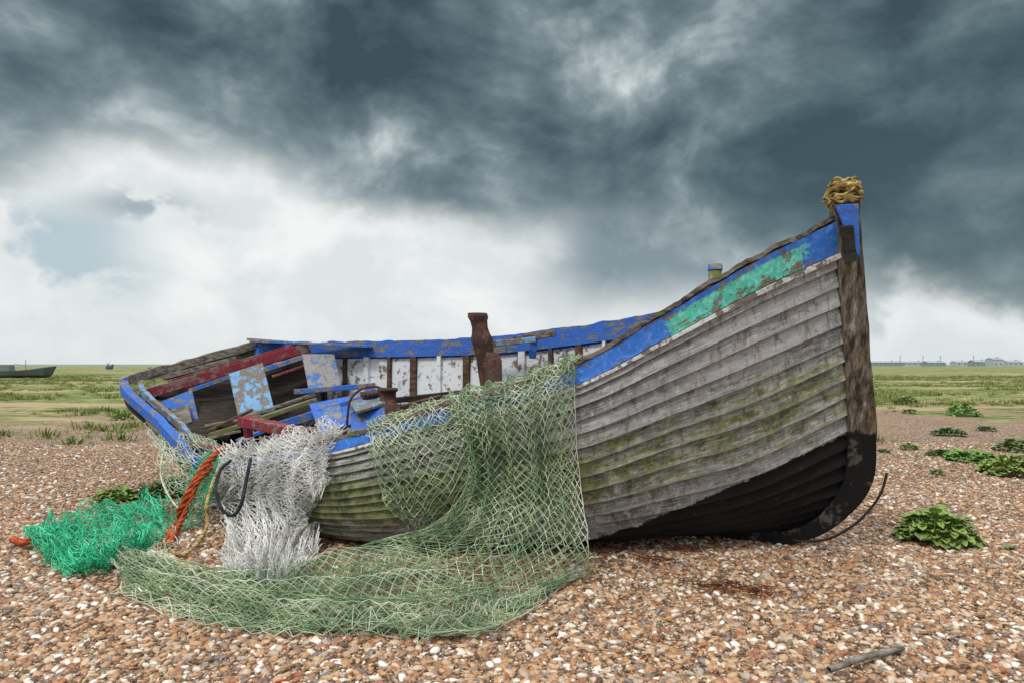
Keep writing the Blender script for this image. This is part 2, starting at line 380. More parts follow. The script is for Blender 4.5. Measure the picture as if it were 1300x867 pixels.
def stem_mat():
    m,nt,b=new_mat('stem_post_wood'); o=objco(nt); X,Y,Z=nt.sep(o)
    n1=nt.noise(nt.mapping(o,scale=(14,14,1.3)),2,6,.72); n2=nt.noise(o,6,5,.7)
    c=nt.mix(nt.sstep(n1,.35,.65),(.02,.016,.012),(.22,.19,.15))
    c=nt.mix(nt.sstep(n2,.52,.66,0,.6),c,(.15,.11,.03))
    c=nt.mix(nt.sstep(n1,.58,.66,0,.7),c,(.45,.43,.38))
    zz=nt.math('ADD',Z,nt.math('MULTIPLY',n2,.2))
    c=nt.mix(nt.sstep(zz,1.08,1.04),c,nt.mix(nt.sstep(n2,.56,.64),(.005,.005,.006),(.08,.07,.06)))
    finish(nt,b,c,.75,nt.bump(n1,.9,.014)); return m
so=mesh_obj('stem_and_keel',V,Fc,stem_mat(),boat)
b=so.modifiers.new('b','BEVEL'); b.width=.012; b.segments=2
h=Vector((2.455,5.165,2.62))
board('stem_cheek',[h+fwd*(-.03)-lat*.085+Vector((0,0,.06)),h+fwd*.13-lat*.085+Vector((0,0,.06)),h+fwd*.15-lat*.085+Vector((0.0,0.03,-.34)),h+fwd*.07-lat*.085+Vector((0,0.02,-.20))],-.03,M_blue,boat)
board('stem_iron',[h+fwd*(.0)-lat*.115+Vector((0,0,-.10)),h+fwd*.09-lat*.115+Vector((0,0,-.10)),h+fwd*.13-lat*.10+Vector((0,0.03,-.36)),h+fwd*.05-lat*.10+Vector((0,0.02,-.38))],-.02,M_iron,boat)
R=random.Random(3)
for s_ in range(3):
    pts=[]; ph=R.uniform(0,6)
    for i in range(90):
        a=i*.47+ph; k=math.sin(i*.19+s_*2); rr=.112*math.sqrt(max(.15,1-(k*.8)**2))+R.uniform(-.014,.014)
        pts.append(h+fwd*.045+Vector((math.cos(a)*rr*1.1,math.sin(a)*rr,.155+.075*k+R.uniform(-.02,.02)+.03*math.cos(a+s_))))
    rope('stem_head_lashing_%d'%s_,pts,.011,M_ropestraw,boat,strands=1,n=700)
rope('forefoot_strap',[P(1126,600,5.45),P(1120,622,5.45),P(1107,643,5.47),P(1084,666,5.5),P(1050,684,5.55),P(1010,687,5.6)],.010,M_iron,boat,strands=1)
# ---- fittings
def lathe(name,base,top,prof,mat,parent,n=10):
    base=Vector(base); top=Vector(top); d=top-base; V=[];Fc=[]
    for (t,r) in prof:
        c=base+d*t
        for k in range(n):
            a=2*math.pi*k/n; V.append(c+Vector((math.cos(a)*r,math.sin(a)*r,0)))
    for i in range(len(prof)-1):
        for k in range(n): a=i*n+k; b=i*n+(k+1)%n; Fc.append((a,b,b+n,a+n))
    return mesh_obj(name,V,Fc,mat,parent,smooth=True)
def lathe2(name,base,top,prof,mat,parent,n=16):
    prof=list(prof); p=[(prof[0][0],.0001),prof[0],prof[0]]+prof[1:-1]+[prof[-1],prof[-1],(prof[-1][0],.0001)]
    return lathe(name,base,top,p,mat,parent,n)
lathe2('exhaust_post',P(624,500,7.0),P(606,398,7.0),[(0,.10),(.25,.10),(.42,.092),(.60,.105),(.68,.118),(.74,.095),(.82,.082),(.90,.088),(.95,.105),(1,.10)],M_rust,boat,18)
lathe2('post_collar',P(628,500,6.85),P(625,447,6.85),[(0,.08),(.8,.09),(1,.06)],M_rust,boat,14)
lathe2('bow_bitt',P(907,420,5.6),P(908,343,5.6),[(0,.055),(1,.055)],M_woodmoss,boat,12)
lathe2('bow_bitt_cap',P(908,343,5.6),P(908,336,5.6),[(0,.062),(1,.06)],M_blue,boat,12)
beam('rail_stanchion',P(676,455,7.35),P(678,425,7.35),.08,.05,M_blue,boat,up=(0,1,0))
beam('rail_plank',P(600,441,7.6),P(705,423,7.2),.04,.07,M_cap,boat)
beam('rail_plank_pale',P(630,436,7.35),P(680,431,7.2),.03,.06,M_blue_pale,boat)
beam('port_long_plank',P(322,433,8.6),P(470,440,8.3),.20,.035,M_blue_worn,boat)
beam('port_long_plank_upper',P(320,431,8.9),P(360,434,8.8),.25,.03,M_wood,boat)
beam('crimson_rail',P(186,500,8.05),P(392,441,8.45),.10,.12,M_crimson,boat)
beam('crimson_rail_outer',P(178,487,8.35),P(300,455,8.7),.12,.06,M_wood,boat)
beam('crimson_rail_lip',P(215,484,8.2),P(380,437,8.5),.16,.03,M_crimson,boat)
board('cuddy_shade_board',[P(188,505,8.5),P(400,450,8.75),P(410,520,8.2),P(215,575,8.0)],.03,M_dark,boat)  # dark board added to stand for the shade inside the openings
board('cuddy_panel_a',[P(196,512,7.98),P(243,494,8.03),P(253,540,7.75),P(208,556,7.7)],.03,M_blue,boat)
board('cuddy_panel_a_patch',[P(216,520,7.84),P(238,512,7.86),P(243,535,7.70),P(222,543,7.68)],.03,M_wood,boat)
board('cuddy_panel_b',[P(290,474,8.1),P(333,460,8.18),P(348,520,7.8),P(303,533,7.72)],.03,M_blue_pale,boat)
board('cuddy_panel_c',[P(383,449,8.3),P(424,449,8.35),P(433,488,8.0),P(392,497,7.9)],.03,M_blue_worn,boat)
beam('cuddy_lintel',P(240,496,8.05),P(293,478,8.12),.04,.05,M_blue,boat)
beam('cuddy_lintel_b',P(333,470,8.15),P(385,453,8.3),.04,.06,M_blue_worn,boat)
beam('cuddy_shelf',P(345,478,8.2),P(390,463,8.35),.15,.03,M_crimson,boat)
beam('cuddy_sill',P(205,556,7.68),P(305,534,7.70),.06,.05,M_brown,boat)
beam('mossy_plank',P(265,553,7.4),P(402,507,7.75),.22,.05,M_woodmoss,boat)
beam('mossy_plank_b',P(285,538,7.7),P(400,500,7.95),.06,.04,M_wood,boat)
beam('blue_bench',P(300,560,7.1),P(475,494,7.6),.12,.04,M_blue,boat)
beam('blue_bench_edge',P(345,543,7.0),P(478,502,7.2),.05,.09,M_blue,boat)
beam('blue_beam',P(375,497,7.8),P(475,489,7.6),.08,.06,M_blue,boat)
board('blue_bulkhead',[P(392,512,7.2),P(470,497,7.3),P(478,530,6.9),P(405,548,6.7)],.03,M_blue,boat)
board('bulkhead_panel',[P(408,518,7.08),P(432,513,7.1),P(436,536,6.85),P(413,542,6.8)],.03,M_blue_worn,boat)
beam('crimson_thwart',P(310,534,6.7),P(392,552,6.2),.16,.09,M_crimson,boat)
beam('crimson_post',P(316,555,6.75),P(312,530,6.75),.07,.07,M_crimson,boat,up=(0,1,0))
beam('broken_board',P(215,570,7.35),P(300,548,7.2),.18,.03,M_wood,boat)
beam('broken_board_b',P(245,562,7.0),P(330,580,6.5),.10,.04,M_crimson,boat)
beam('broken_board_c',P(225,545,7.5),P(290,575,6.8),.05,.04,M_woodmoss,boat)
beam('broken_board_d',P(320,520,7.6),P(262,548,7.3),.05,.03,M_brown,boat)
beam('broken_board_e',P(262,540,7.5),P(330,528,7.5),.10,.03,M_wood,boat)
board('engine_box_top',[P(442,510,6.7),P(478,498,6.9),P(490,510,6.5),P(452,522,6.35)],.03,M_blue_pale,boat)
board('engine_box_front',[P(444,515,6.62),P(488,512,6.5),P(488,545,6.3),P(446,550,6.3)],.05,M_blue,boat)
lathe2('engine_block',P(494,545,6.6),P(492,492,6.6),[(0,.13),(.6,.13),(.62,.08),(.9,.08),(.92,.10),(1,.10)],M_rust,boat,14)
lathe2('engine_flange',P(472,530,6.75),P(470,497,6.75),[(0,.07),(.8,.07),(.82,.10),(1,.10)],M_rust,boat,14)
beam('engine_shaft',P(505,520,6.6),P(560,505,6.8),.09,.07,M_rust,boat)
beam('engine_bearer',P(500,508,7.2),P(600,497,7.4),.10,.06,M_dark,boat)
beam('engine_bearer_b',P(520,515,6.7),P(585,500,7.0),.08,.05,M_brown,boat)
rope('thin_pipe',[P(440,540,6.5),P(446,505,6.5),P(470,490,6.6),P(498,498,6.6)],.012,M_rust,boat,strands=1)
R=random.Random(11)
for i in range(34):
    t=R.uniform(.4,3.4); k=R.uniform(.12,.8); q=surf(near,[t],[.24])[0,0]; w_=surf(far,[t],[.42])[0,0]; c=Vector(q+(w_-q)*k)+Vector((0,0,.05+R.random()*.07))
    a=R.uniform(0,3.14); L=R.uniform(.12,.42); d=Vector((math.cos(a),math.sin(a)*.8,R.uniform(-.15,.15)))*L
    beam('debris_%d'%i,c-d,c+d,R.uniform(.03,.09),R.uniform(.02,.04),R.choice([M_brown,M_brown,M_rust,M_wood,M_blue_worn,M_crimson,M_dark]),boat)
rope('deck_rope',[P(330,555,6.9),P(350,560,6.7),P(370,545,6.9),P(345,535,7.1),P(360,550,6.9),P(400,560,6.4),P(420,548,6.5)],.014,M_ropestraw,boat)

# ---------------------------------------------------------------- ground
def gh(x,y):
    near_w=1/(1+max(0,y-14)*.2)
    return (.05*noise.noise(Vector((x*.55,y*.55,0)))+.035*noise.noise(Vector((x*1.7,y*1.7,3))))*near_w - .01
xs=np.concatenate([-np.geomspace(14,4000,34)[::-1],np.linspace(-13.6,13.6,110),np.geomspace(14,4000,34)])
ys=np.concatenate([[-3000,-800,-200,-60,-20,-8,-3],np.linspace(0,18,90),np.geomspace(18.4,5000,60)])
V=[(x,y,gh(x,y) if (abs(x)<16 and -4<y<40) else -.01) for y in ys for x in xs]; nx=len(xs)
Fc=[(j*nx+i,j*nx+i+1,(j+1)*nx+i+1,(j+1)*nx+i) for j in range(len(ys)-1) for i in range(nx-1)]
PEB=[(0.0,(.10,.055,.03)),(.10,(.31,.155,.075)),(.25,(.46,.25,.12)),(.40,(.52,.33,.18)),(.53,(.24,.16,.11)),(.62,(.42,.35,.28)),(.71,(.60,.46,.33)),(.80,(.74,.68,.58)),(.86,(.17,.155,.145)),(.91,(.34,.13,.065)),(.96,(.84,.82,.78))]
def ground_mat():
    m,nt,b=new_mat('shingle_and_grass'); o=objco(nt); X,Y,Z=nt.sep(o)
    v=nt.new('ShaderNodeTexVoronoi'); nt.put(v.inputs['Vector'],o); v.inputs['Scale'].default_value=36
    r,_,_=nt.sep(v.outputs['Color'])
    c=nt.ramp(r,PEB,'CONSTANT')
    c=nt.mix(nt.sstep(v.outputs['Distance'],.25,.7,0,.85),c,(.03,.015,.009))
    big=nt.noise(o,.6,4,.65,0,'2D'); mean=nt.mix(nt.sstep(big,.3,.7),(.28,.16,.09),(.48,.31,.19))
    c=nt.mix(nt.sstep(Y,12,30,.05,.6),c,mean)
    sp=nt.noise(nt.mapping(o,scale=(4,9,1)),3,4,.85,0,'2D'); spf=nt.sstep(Y,6,12); c=nt.mix(nt.math('MULTIPLY',nt.sstep(sp,.56,.63,0,.5),spf),c,(.76,.66,.54)); c=nt.mix(nt.math('MULTIPLY',nt.sstep(sp,.44,.38,0,.5),spf),c,(.09,.05,.03))
    gn=nt.noise(nt.mapping(o,scale=(.16,.30,1)),1.0,7,.72,0,'2D'); gn2=nt.noise(nt.mapping(o,scale=(.05,.12,1),loc=(5,2,0)),1.0,7,.75,0,'2D'); gn3=nt.noise(nt.mapping(o,scale=(.35,.7,1)),2.5,6,.82,0,'2D')
    f=nt.sstep(nt.math('ADD',Y,nt.math('MULTIPLY',nt.math('SUBTRACT',gn,.5),48)),17,22)
    g=nt.ramp(gn2,[(.36,(.07,.16,.02)),(.45,(.18,.25,.045)),(.52,(.34,.34,.13)),(.58,(.12,.20,.035)),(.68,(.30,.29,.11))])
    g=nt.mix(nt.sstep(gn3,.47,.57,0,.8),g,(.035,.065,.015))
    g=nt.mix(nt.sstep(gn3,.43,.36,0,.7),g,(.42,.38,.20))
    g=nt.mix(nt.sstep(nt.noise(nt.mapping(o,scale=(.045,.14,1),loc=(1,9,0)),1,6,.75,0,'2D'),.53,.58,0,.8),g,(.44,.31,.20))
    c=nt.mix(f,c,g)
    c=nt.mix(nt.sstep(Y,90,900,0,.75),c,(.21,.26,.23))  # distance haze mixed into the ground colour
    hh=nt.math('MULTIPLY',v.outputs['Distance'],-1.0)
    finish(nt,b,c,.85,nt.bump(hh,.8,.015)); return m
mesh_obj('shingle_beach_ground',V,Fc,ground_mat(),smooth=True)

protoc=bpy.data.collections.new('pebble_shapes')
def pebble_mat():
    m,nt,b=new_mat('pebble_stone')
    oi=nt.new('ShaderNodeObjectInfo'); o=objco(nt)
    c=nt.ramp(oi.outputs['Random'],PEB,'CONSTANT'); n=nt.noise(o,1.6,3,.6)
    c=nt.mix(nt.sstep(n,.45,.65,0,.3),c,(.56,.42,.27)); c=nt.mix(nt.sstep(n,.5,.3,0,.45),c,(.09,.05,.03))
    finish(nt,b,c,.5,None,.4); return m
M_peb=pebble_mat()
import bmesh
for i in range(6):
    bm=bmesh.new(); bmesh.ops.create_icosphere(bm,subdivisions=2,radius=1)
    sc=(1,random.uniform(.62,.9),random.uniform(.4,.65)); off=Vector((i*7,0,0))
    for v in bm.verts:
        k=1+.28*noise.noise(v.co*1.1+off); v.co=Vector((v.co.x*sc[0],v.co.y*sc[1],v.co.z*sc[2]))*k
    me=bpy.data.meshes.new('pebble'); bm.to_mesh(me); bm.free(); me.polygons.foreach_set('use_smooth',[True]*len(me.polygons)); me.materials.append(M_peb)
    protoc.objects.link(bpy.data.objects.new('pebble_shape',me))
def scatter(name,emit_v,emit_f,dens,coll,smin,smax,power=1.0,tilt=.5,seed=1):
    ob=mesh_obj(name,emit_v,emit_f)
    a=ob.data.attributes.new('dens','FLOAT','POINT'); a.data.foreach_set('value',np.array(dens,dtype=np.float32))
    g=bpy.data.node_groups.new(name+'_nodes','GeometryNodeTree')
    g.interface.new_socket('Geometry',in_out='INPUT',socket_type='NodeSocketGeometry'); g.interface.new_socket('Geometry',in_out='OUTPUT',socket_type='NodeSocketGeometry')
    N=g.nodes; L=g.links
    i=N.new('NodeGroupInput'); o=N.new('NodeGroupOutput'); d=N.new('GeometryNodeDistributePointsOnFaces'); d.inputs['Seed'].default_value=seed
    na=N.new('GeometryNodeInputNamedAttribute'); na.data_type='FLOAT'; na.inputs['Name'].default_value='dens'
    L.new(i.outputs[0],d.inputs['Mesh']); L.new(na.outputs[0],d.inputs['Density'])
    ip=N.new('GeometryNodeInstanceOnPoints'); ci=N.new('GeometryNodeCollectionInfo'); ci.inputs['Collection'].default_value=coll
    ci.inputs['Separate Children'].default_value=True; ci.inputs['Reset Children'].default_value=True
    L.new(d.outputs['Points'],ip.inputs['Points']); L.new(ci.outputs[0],ip.inputs['Instance']); ip.inputs['Pick Instance'].default_value=True
    r=N.new('FunctionNodeRandomValue'); r.data_type='FLOAT_VECTOR'; r.inputs[0].default_value=(-tilt,-tilt,0); r.inputs[1].default_value=(tilt,tilt,6.283)
    L.new(r.outputs[0],ip.inputs['Rotation'])
    s=N.new('FunctionNodeRandomValue'); s.data_type='FLOAT'; s.inputs[2].default_value=0; s.inputs[3].default_value=1; s.inputs['Seed'].default_value=5
    p=N.new('ShaderNodeMath'); p.operation='POWER'; L.new(s.outputs[1],p.inputs[0]); p.inputs[1].default_value=power
    q=N.new('ShaderNodeMath'); q.operation='MULTIPLY_ADD'; L.new(p.outputs[0],q.inputs[0]); q.inputs[1].default_value=smax-smin; q.inputs[2].default_value=smin
    L.new(q.outputs[0],ip.inputs['Scale']); L.new(ip.outputs[0],o.inputs[0])
    m=ob.modifiers.new('scatter','NODES'); m.node_group=g; return ob
V=[];Fc=[];D=[]; yy=np.linspace(2.3,13,66); nxx=60
for y in yy:
    hw=.76*y+1.0
    for x in np.linspace(-hw,hw,nxx):
        V.append((x,y,gh(x,y)+.002)); D.append(3000 if y<4.5 else (2400 if y<6.5 else (1200 if y<9 else 500)))
Fc=[(j*nxx+i,j*nxx+i+1,(j+1)*nxx+i+1,(j+1)*nxx+i) for j in range(len(yy)-1) for i in range(nxx-1)]
scatter('shingle_pebbles',V,Fc,D,protoc,.0064,.036,3.9,.6,3)

# ---------------------------------------------------------------- grass tufts and plants
def leaf_mat(name,a,c):
    m,nt,b=new_mat(name); o=objco(nt); oi=nt.new('ShaderNodeObjectInfo')
    n=nt.noise(o,9,3,.6); col=nt.mix(nt.sstep(n,.35,.65),a,c); col=nt.mix(nt.math('MULTIPLY',oi.outputs['Random'],.5),col,(.30,.28,.09))
    finish(nt,b,col,.55,None,.35); return m
M_grass=leaf_mat('grass_blades',(.07,.13,.025),(.25,.30,.08))
M_kale=leaf_mat('sea_kale_leaf',(.045,.17,.025),(.20,.42,.08)); M_kale_b=leaf_mat('sea_kale_leaf_dark',(.04,.11,.035),(.12,.23,.09))
gc=bpy.data.collections.new('grass_tuft_shapes')
for i in range(4):
    V=[];Fc=[]
    for k in range(46):
        a=random.uniform(0,6.28); r=random.uniform(0,.26); hh=random.uniform(.04,.13); w=.010; c=Vector((math.cos(a)*r,math.sin(a)*r,0))
        l=Vector((math.cos(a)+random.uniform(-.5,.5),math.sin(a)+random.uniform(-.5,.5),0))*random.uniform(.02,.10); s=Vector((-math.sin(a),math.cos(a),0))*w
        n=len(V); V+=[c-s,c+s,c+l*.5+Vector((0,0,hh*.7))+s*.6,c+l*.5+Vector((0,0,hh*.7))-s*.6,c+l+Vector((0,0,hh))]; Fc+=[(n,n+1,n+2,n+3),(n+3,n+2,n+4)]
    me=bpy.data.meshes.new('tuft'); me.from_pydata(V,[],Fc); me.materials.append(M_grass); gc.objects.link(bpy.data.objects.new('grass_tuft_shape',me))
V=[];Fc=[];D=[]; yy=np.linspace(13,90,70); nxx=90
for y in yy:
    hw=.8*y+3
    for x in np.linspace(-hw,hw,nxx):
        n=noise.noise(Vector((x*.14,y*.22,0)))+.7*noise.noise(Vector((x*.5,y*.8,4)))
        d=max(0,min(1,(y-16+n*14)/9))*max(0,.2+2.4*n)*2.6; V.append((x,y,-.01)); D.append(max(0,d))
Fc=[(j*nxx+i,j*nxx+i+1,(j+1)*nxx+i+1,(j+1)*nxx+i) for j in range(len(yy)-1) for i in range(nxx-1)]
scatter('grass_tufts',V,Fc,D,gc,.5,1.9,1.6,.1,8)
def kale(x,y,R,H,mat,n=150,name='sea_kale_plant'):
    V=[];Fc=[]
    for k in range(n):
        a=random.uniform(0,6.283); r=R*math.sqrt(random.random()); c=Vector((math.cos(a)*r,math.sin(a)*r,0))
        base=c*.8; L=random.uniform(.07,.14)*(R/.3)**.4
        hz=H*math.sqrt(max(0,1-(r/R)**2))*random.uniform(.35,1)*(1+.35*noise.noise(Vector((x+c.x*6,y+c.y*6,0))))
        base.z=hz*.85; el=random.uniform(.1,1.3)*(1-.4*r/R)
        a2=a+random.uniform(-1.2,1.2); d=Vector((math.cos(a2)*math.cos(el),math.sin(a2)*math.cos(el),math.sin(el))); s=Vector((-math.sin(a2),math.cos(a2),0))
        up=s.cross(d)*-1
        W=L*random.uniform(.28,.45); n0=len(V); dr=random.uniform(.5,1)
        for i in range(6):
            t=i/5; w=W*math.sin(math.pi*(.12+.83*t))**.8; mid=base+d*(L*t)-Vector((0,0,L*.5*t*t*dr))
            for j in (-1,-.5,0,.5,1):
                V.append(mid+s*(w*j)+up*(abs(j)*w*.35+random.uniform(-1,1)*.012*(abs(j)>.7)*L/.12))
        for i in range(5):
            for j in range(4): q=n0+i*5+j; Fc.append((q,q+1,q+6,q+5))
    for k in range(n//5):
        a=random.uniform(0,6.283); r=R*.8*math.sqrt(random.random()); t=Vector((math.cos(a)*r,math.sin(a)*r,H*.7)); b0=t*.4; b0.z=-.02; s=Vector((.006,.004,0)); q=len(V); V+=[b0-s,b0+s,t+s,t-s]; Fc.append((q,q+1,q+2,q+3))
    o=mesh_obj(name,V,Fc,mat,smooth=False); o.location=(x,y,gh(x,y)); return o
for (u,v,w,hh,mt,n) in [(1190,685,.31,.30,M_kale,340),(1163,682,.16,.14,M_kale,60),(1205,552,.34,.14,M_kale_b,150),(1252,546,.2,.12,M_kale_b,80),(1235,584,.42,.18,M_kale,170),(1195,577,.22,.1,M_kale_b,80),
    (1285,600,.42,.28,M_kale,240),(1292,572,.35,.22,M_kale_b,150),(1155,570,.14,.1,M_kale,60),(1150,513,.5,.4,M_kale_b,150),(1222,527,.5,.35,M_kale,180),(1122,573,.10,.06,M_kale_b,40),
    (1115,512,.3,.2,M_kale,70),(1155,524,.25,.18,M_kale_b,60),(148,634,.22,.12,M_kale,90),(200,630,.26,.18,M_kale_b,120),(225,622,.2,.18,M_kale_b,80),(155,533,.3,.25,M_kale,90),(200,540,.3,.15,M_kale,60),(1190,602,.08,.05,M_kale_b,30),(1285,695,.06,.03,M_kale_b,14)]:
    Y=1300.5/(v-462); kale((u-650)/F*Y,Y,w,hh,mt,n)
def G(u,v,z=.0):
    Y=(CAMZ-z)*F/(v-462); return P(u,v,Y)
def twig(pts,r,name): return rope(name,pts,r,M_wood,strands=1)
twig([G(1052,850,.03),G(1075,842,.03),G(1100,833,.035),G(1122,828,.03),G(1146,822,.03)],.016,'driftwood_branch')
twig([G(1205,812,.02),G(1215,806,.02),G(1222,808,.02)],.008,'driftwood_branch')
twig([G(60,667,.03),G(85,670,.04),G(112,672,.03)],.02,'driftwood_branch')
R=random.Random(5); E=[]
for (u,v,n_) in ((915,745,150),(960,752,90),(830,712,90),(870,700,70),(770,700,60)):
    c=G(u,v)
    for i in range(n_):
        x=c.x+R.gauss(0,.10); y=c.y+R.gauss(0,.07); a=R.uniform(0,6.28); q=Vector((x,y,gh(x,y)+.012+R.random()*.02))
        for s in range(3):
            a+=R.uniform(-.8,.8); q2=q+Vector((math.cos(a),math.sin(a),R.uniform(-.2,.25)))*.022; E.append((tuple(q),tuple(q2))); q=q2
V,Fc=tubes(E,.0022); mesh_obj('dried_seaweed',V,Fc,M_weed)

# ---------------------------------------------------------------- nets
bv=[];bf=[]
for o in (near_obj,wale):
    n0=len(bv); bv+=[v.co.copy() for v in o.data.vertices]; bf+=[tuple(n0+i for i in p.vertices) for p in o.data.polygons]
bvh=BVHTree.FromPolygons(bv,bf)
def S(u,v,off=.04):
    d=Vector(((u-650)/F,1,(462-v)/F)); o=Vector((0,0,CAMZ)); h_=bvh.ray_cast(o,d.normalized())
    tg=-(CAMZ-.03)/d.z if d.z<0 else 1e9
    if h_[0] is not None and h_[0].y<tg: return h_[0]-d.normalized()*off
    return o+d*tg
def net(name,ctrl,nu,nv,mat,r,famp=.03,fn=6,cf=0.12,seed=0,jit=.003,umap=1.0,lift=.02,hem=None,heap=0.0,zig=0.0,vmap=1.0,gather=.015,base_lift=0.0):
    R=np.random.default_rng(seed)
    C=np.array([[tuple(p) for p in row] for row in ctrl])
    us=np.linspace(0,1,nu+1)**umap; vs=np.linspace(0,1,nv+1)**vmap
    if zig: us=np.clip(us+zig*np.sin(us*2*math.pi*fn*1.0),0,1)
    g=crgrid(C,vs*(C.shape[0]-1),us*(C.shape[1]-1))
    du=np.gradient(g,axis=1); dv=np.gradient(g,axis=0); n=np.cross(du,dv); n/=np.linalg.norm(n,axis=2,keepdims=True)+1e-9
    n=np.where(((n[:,:,1:2]*-1+n[:,:,2:3])<0),-n,n)
    for i in range(nv+1):
        for j in range(nu+1):
            ph=noise.noise(Vector((us[j]*2,vs[i]*2.2,seed*7.1)))
            th=2*math.pi*(fn*us[j]+1.6*ph); env=min(1,vs[i]*5+.15)
            d=famp*(.5+.5*math.sin(th))*env+heap*max(0,noise.noise(Vector((us[j]*6,vs[i]*6,seed*3.3)))+.35)
            g[i,j]+=n[i,j]*d+du[i,j]*nu*gather*env*math.cos(th)
            wv=Vector((us[j]*4,vs[i]*8,seed*1.7+50)); g[i,j]+=np.array(noise.noise_vector(wv))*.03*env
    g+=R.normal(0,jit,g.shape)*np.minimum(1,np.linspace(0.15,6,nv+1))[:,None,None]
    for i in range(nv+1):
        for j in range(nu+1):
            p=g[i,j]; gz=gh(p[0],p[1])+lift*R.random()+.014+base_lift
            if p[2]<gz: p[2]=gz
            if vs[i]>=cf:
                h_=bvh.ray_cast(Vector((p[0],p[1]-4,p[2])),Vector((0,1,0)))
                if h_[0] is not None and p[1]>h_[0].y-.015: p[1]=h_[0].y-.012-.02*R.random()
    E=[]
    for i in range(nv):
        for j in range(nu+1):
            if (i+j)%2==0:
                if j<nu: E.append((g[i,j],g[i+1,j+1]))
                if j>0: E.append((g[i,j],g[i+1,j-1]))
        if hem:
            for c in hem: E.append((g[i,c],g[i+1,c]))
    V,Fc=tubes(E,r); o=mesh_obj(name,V,Fc,mat); o.data.polygons.foreach_set('use_smooth',[True]*len(o.data.polygons)); return o
def railpt(u,lift=.05,dy=.06):
    k=(u-650)/F; ts=np.linspace(0,7,400); q=surf(near,ts,[0])[:,0]; i=int(np.argmin(np.abs(q[:,0]/q[:,1]-k))); return Vector(q[i])+Vector((0,dy,lift))
def deckpt(u): return railpt(u,-.12,.25)
us=[560,605,650,695,738]
main=[[deckpt(u) for u in us],[railpt(u) for u in us],
 [S(582,540),S(615,530),S(650,522),S(690,510),S(726,497)],
 [S(596,600),S(630,598),S(665,598),S(698,598),S(731,600)],
 [P(578,650,4.95),P(620,660,4.85),P(660,672,4.75),P(705,685,4.72),P(741,695,4.75)],
 [P(512,690,5.0),P(560,722,4.75),P(610,748,4.50),P(665,765,4.32),P(722,740,4.6)],
 [G(420,722,.06),G(460,750,.05),G(505,778,.03),G(560,802),G(625,806)],
 [G(320,742,.08),G(345,760,.05),G(375,776,.04),G(410,794,.03),G(460,802)],
 [G(235,732,.06),G(245,748,.05),G(258,763,.03),G(275,779,.03),G(300,792)],
 [G(150,708,.04),G(150,720,.04),G(155,732,.03),G(160,744,.03),G(170,752)]]
net('fishing_net',main,26,100,M_netpale,.0034,.05,4,.14,1,.003,.8,.015,hem=(26,))
net('fishing_net',main,34,100,M_netgreen,.0030,.09,5,.14,2,.003,1.5,.02,gather=.02)
net('fishing_net',main,36,92,M_netgreen,.0028,.12,6,.14,12,.004,2.2,.04,gather=.02)
sub=[[q for q in row[:4]] for row in main[1:]]
net('fishing_net',sub,30,90,M_netdeep,.0030,.06,6,.0,3,.004,1.3,.04)
sub2=[[q for q in row] for row in main[5:]]
net('fishing_net',sub2,44,52,M_netgreen,.0030,.10,5,.0,4,.004,1.0,.05,gather=.03)
net('fishing_net',sub2,38,48,M_netpale,.0030,.14,4,.0,14,.004,1.1,.05,gather=.03)
us=[470,500,535,575]
left=[[deckpt(u) for u in us],[railpt(u) for u in us],
 [S(472,570),S(505,568),S(540,560),S(585,548)],
 [S(484,618),S(515,620),S(555,618),S(600,610)],
 [S(503,655),S(530,672),S(560,680),S(600,690)]]
net('fishing_net',left,20,36,M_netpale,.0034,.03,3,.25,5,.003,1,.02,hem=(0,))
net('fishing_net',left,22,38,M_netgreen,.0028,.05,3,.25,15,.003,1,.03)
rl=[[railpt(u,.06,.10) for u in (465,520,580,650,735)],[railpt(u,.05,-.02) for u in (465,520,580,650,735)],[S(u,v) for u,v in ((466,560),(520,548),(580,530),(650,505),(733,470))],[S(u,v) for u,v in ((468,575),(522,570),(585,552),(650,525),(732,490))]]
net('fishing_net',rl,60,14,M_netpale,.0028,.03,7,.4,6,.005,1,.02)
us=[280,318,355,392,430]
wn=[[deckpt(u) for u in us],[railpt(u,.07) for u in us],
 [S(283,600,.06),S(318,597,.06),S(352,590,.06),S(388,583,.06),S(422,575,.06)],
 [S(283,645,.08),S(315,640,.08),S(350,635,.08),S(386,625,.08),S(418,615,.08)],
 [G(286,688,.14),G(315,690,.16),G(347,688,.16),G(380,675,.14),G(408,655,.12)],
 [G(292,722,.10),G(315,726,.12),G(343,727,.12),G(372,716,.10),G(398,702,.07)],
 [G(305,738,.08),G(322,744,.09),G(343,746,.09),G(362,743,.08),G(385,732,.05)]]
for k,(a,b_) in enumerate(((34,64),(42,72),(50,80),(58,90))):
    net('white_fishing_net',wn,a,b_,M_netwhite,.0026,.05+.03*k,4+k,.2,20+k,.004+.002*k,1,.03,zig=.02,gather=.02,base_lift=.07)
gh1=[[G(28,682),G(90,662),G(150,645),G(200,640)],[G(40,700),G(95,690),G(155,672),G(212,662)],[G(62,722),G(105,712),G(155,700),G(208,690)],[G(85,735),G(115,736),G(150,725),G(180,708)]]
for k in range(3):
    net('green_fishing_net',gh1,54,44,M_netbright,.0034,.05,5,0,30+k,.008,1,.04,heap=.12+.05*k,gather=.03)
gh2=[[G(130,690),G(170,680),G(215,672)],[G(125,705),G(170,700),G(225,695)],[G(130,722),G(170,720),G(215,712)],[G(150,740),G(185,738),G(225,730)]]
net('fishing_net',gh2,46,42,M_netpale,.0028,.03,5,0,41,.008,1,.05,heap=.12)
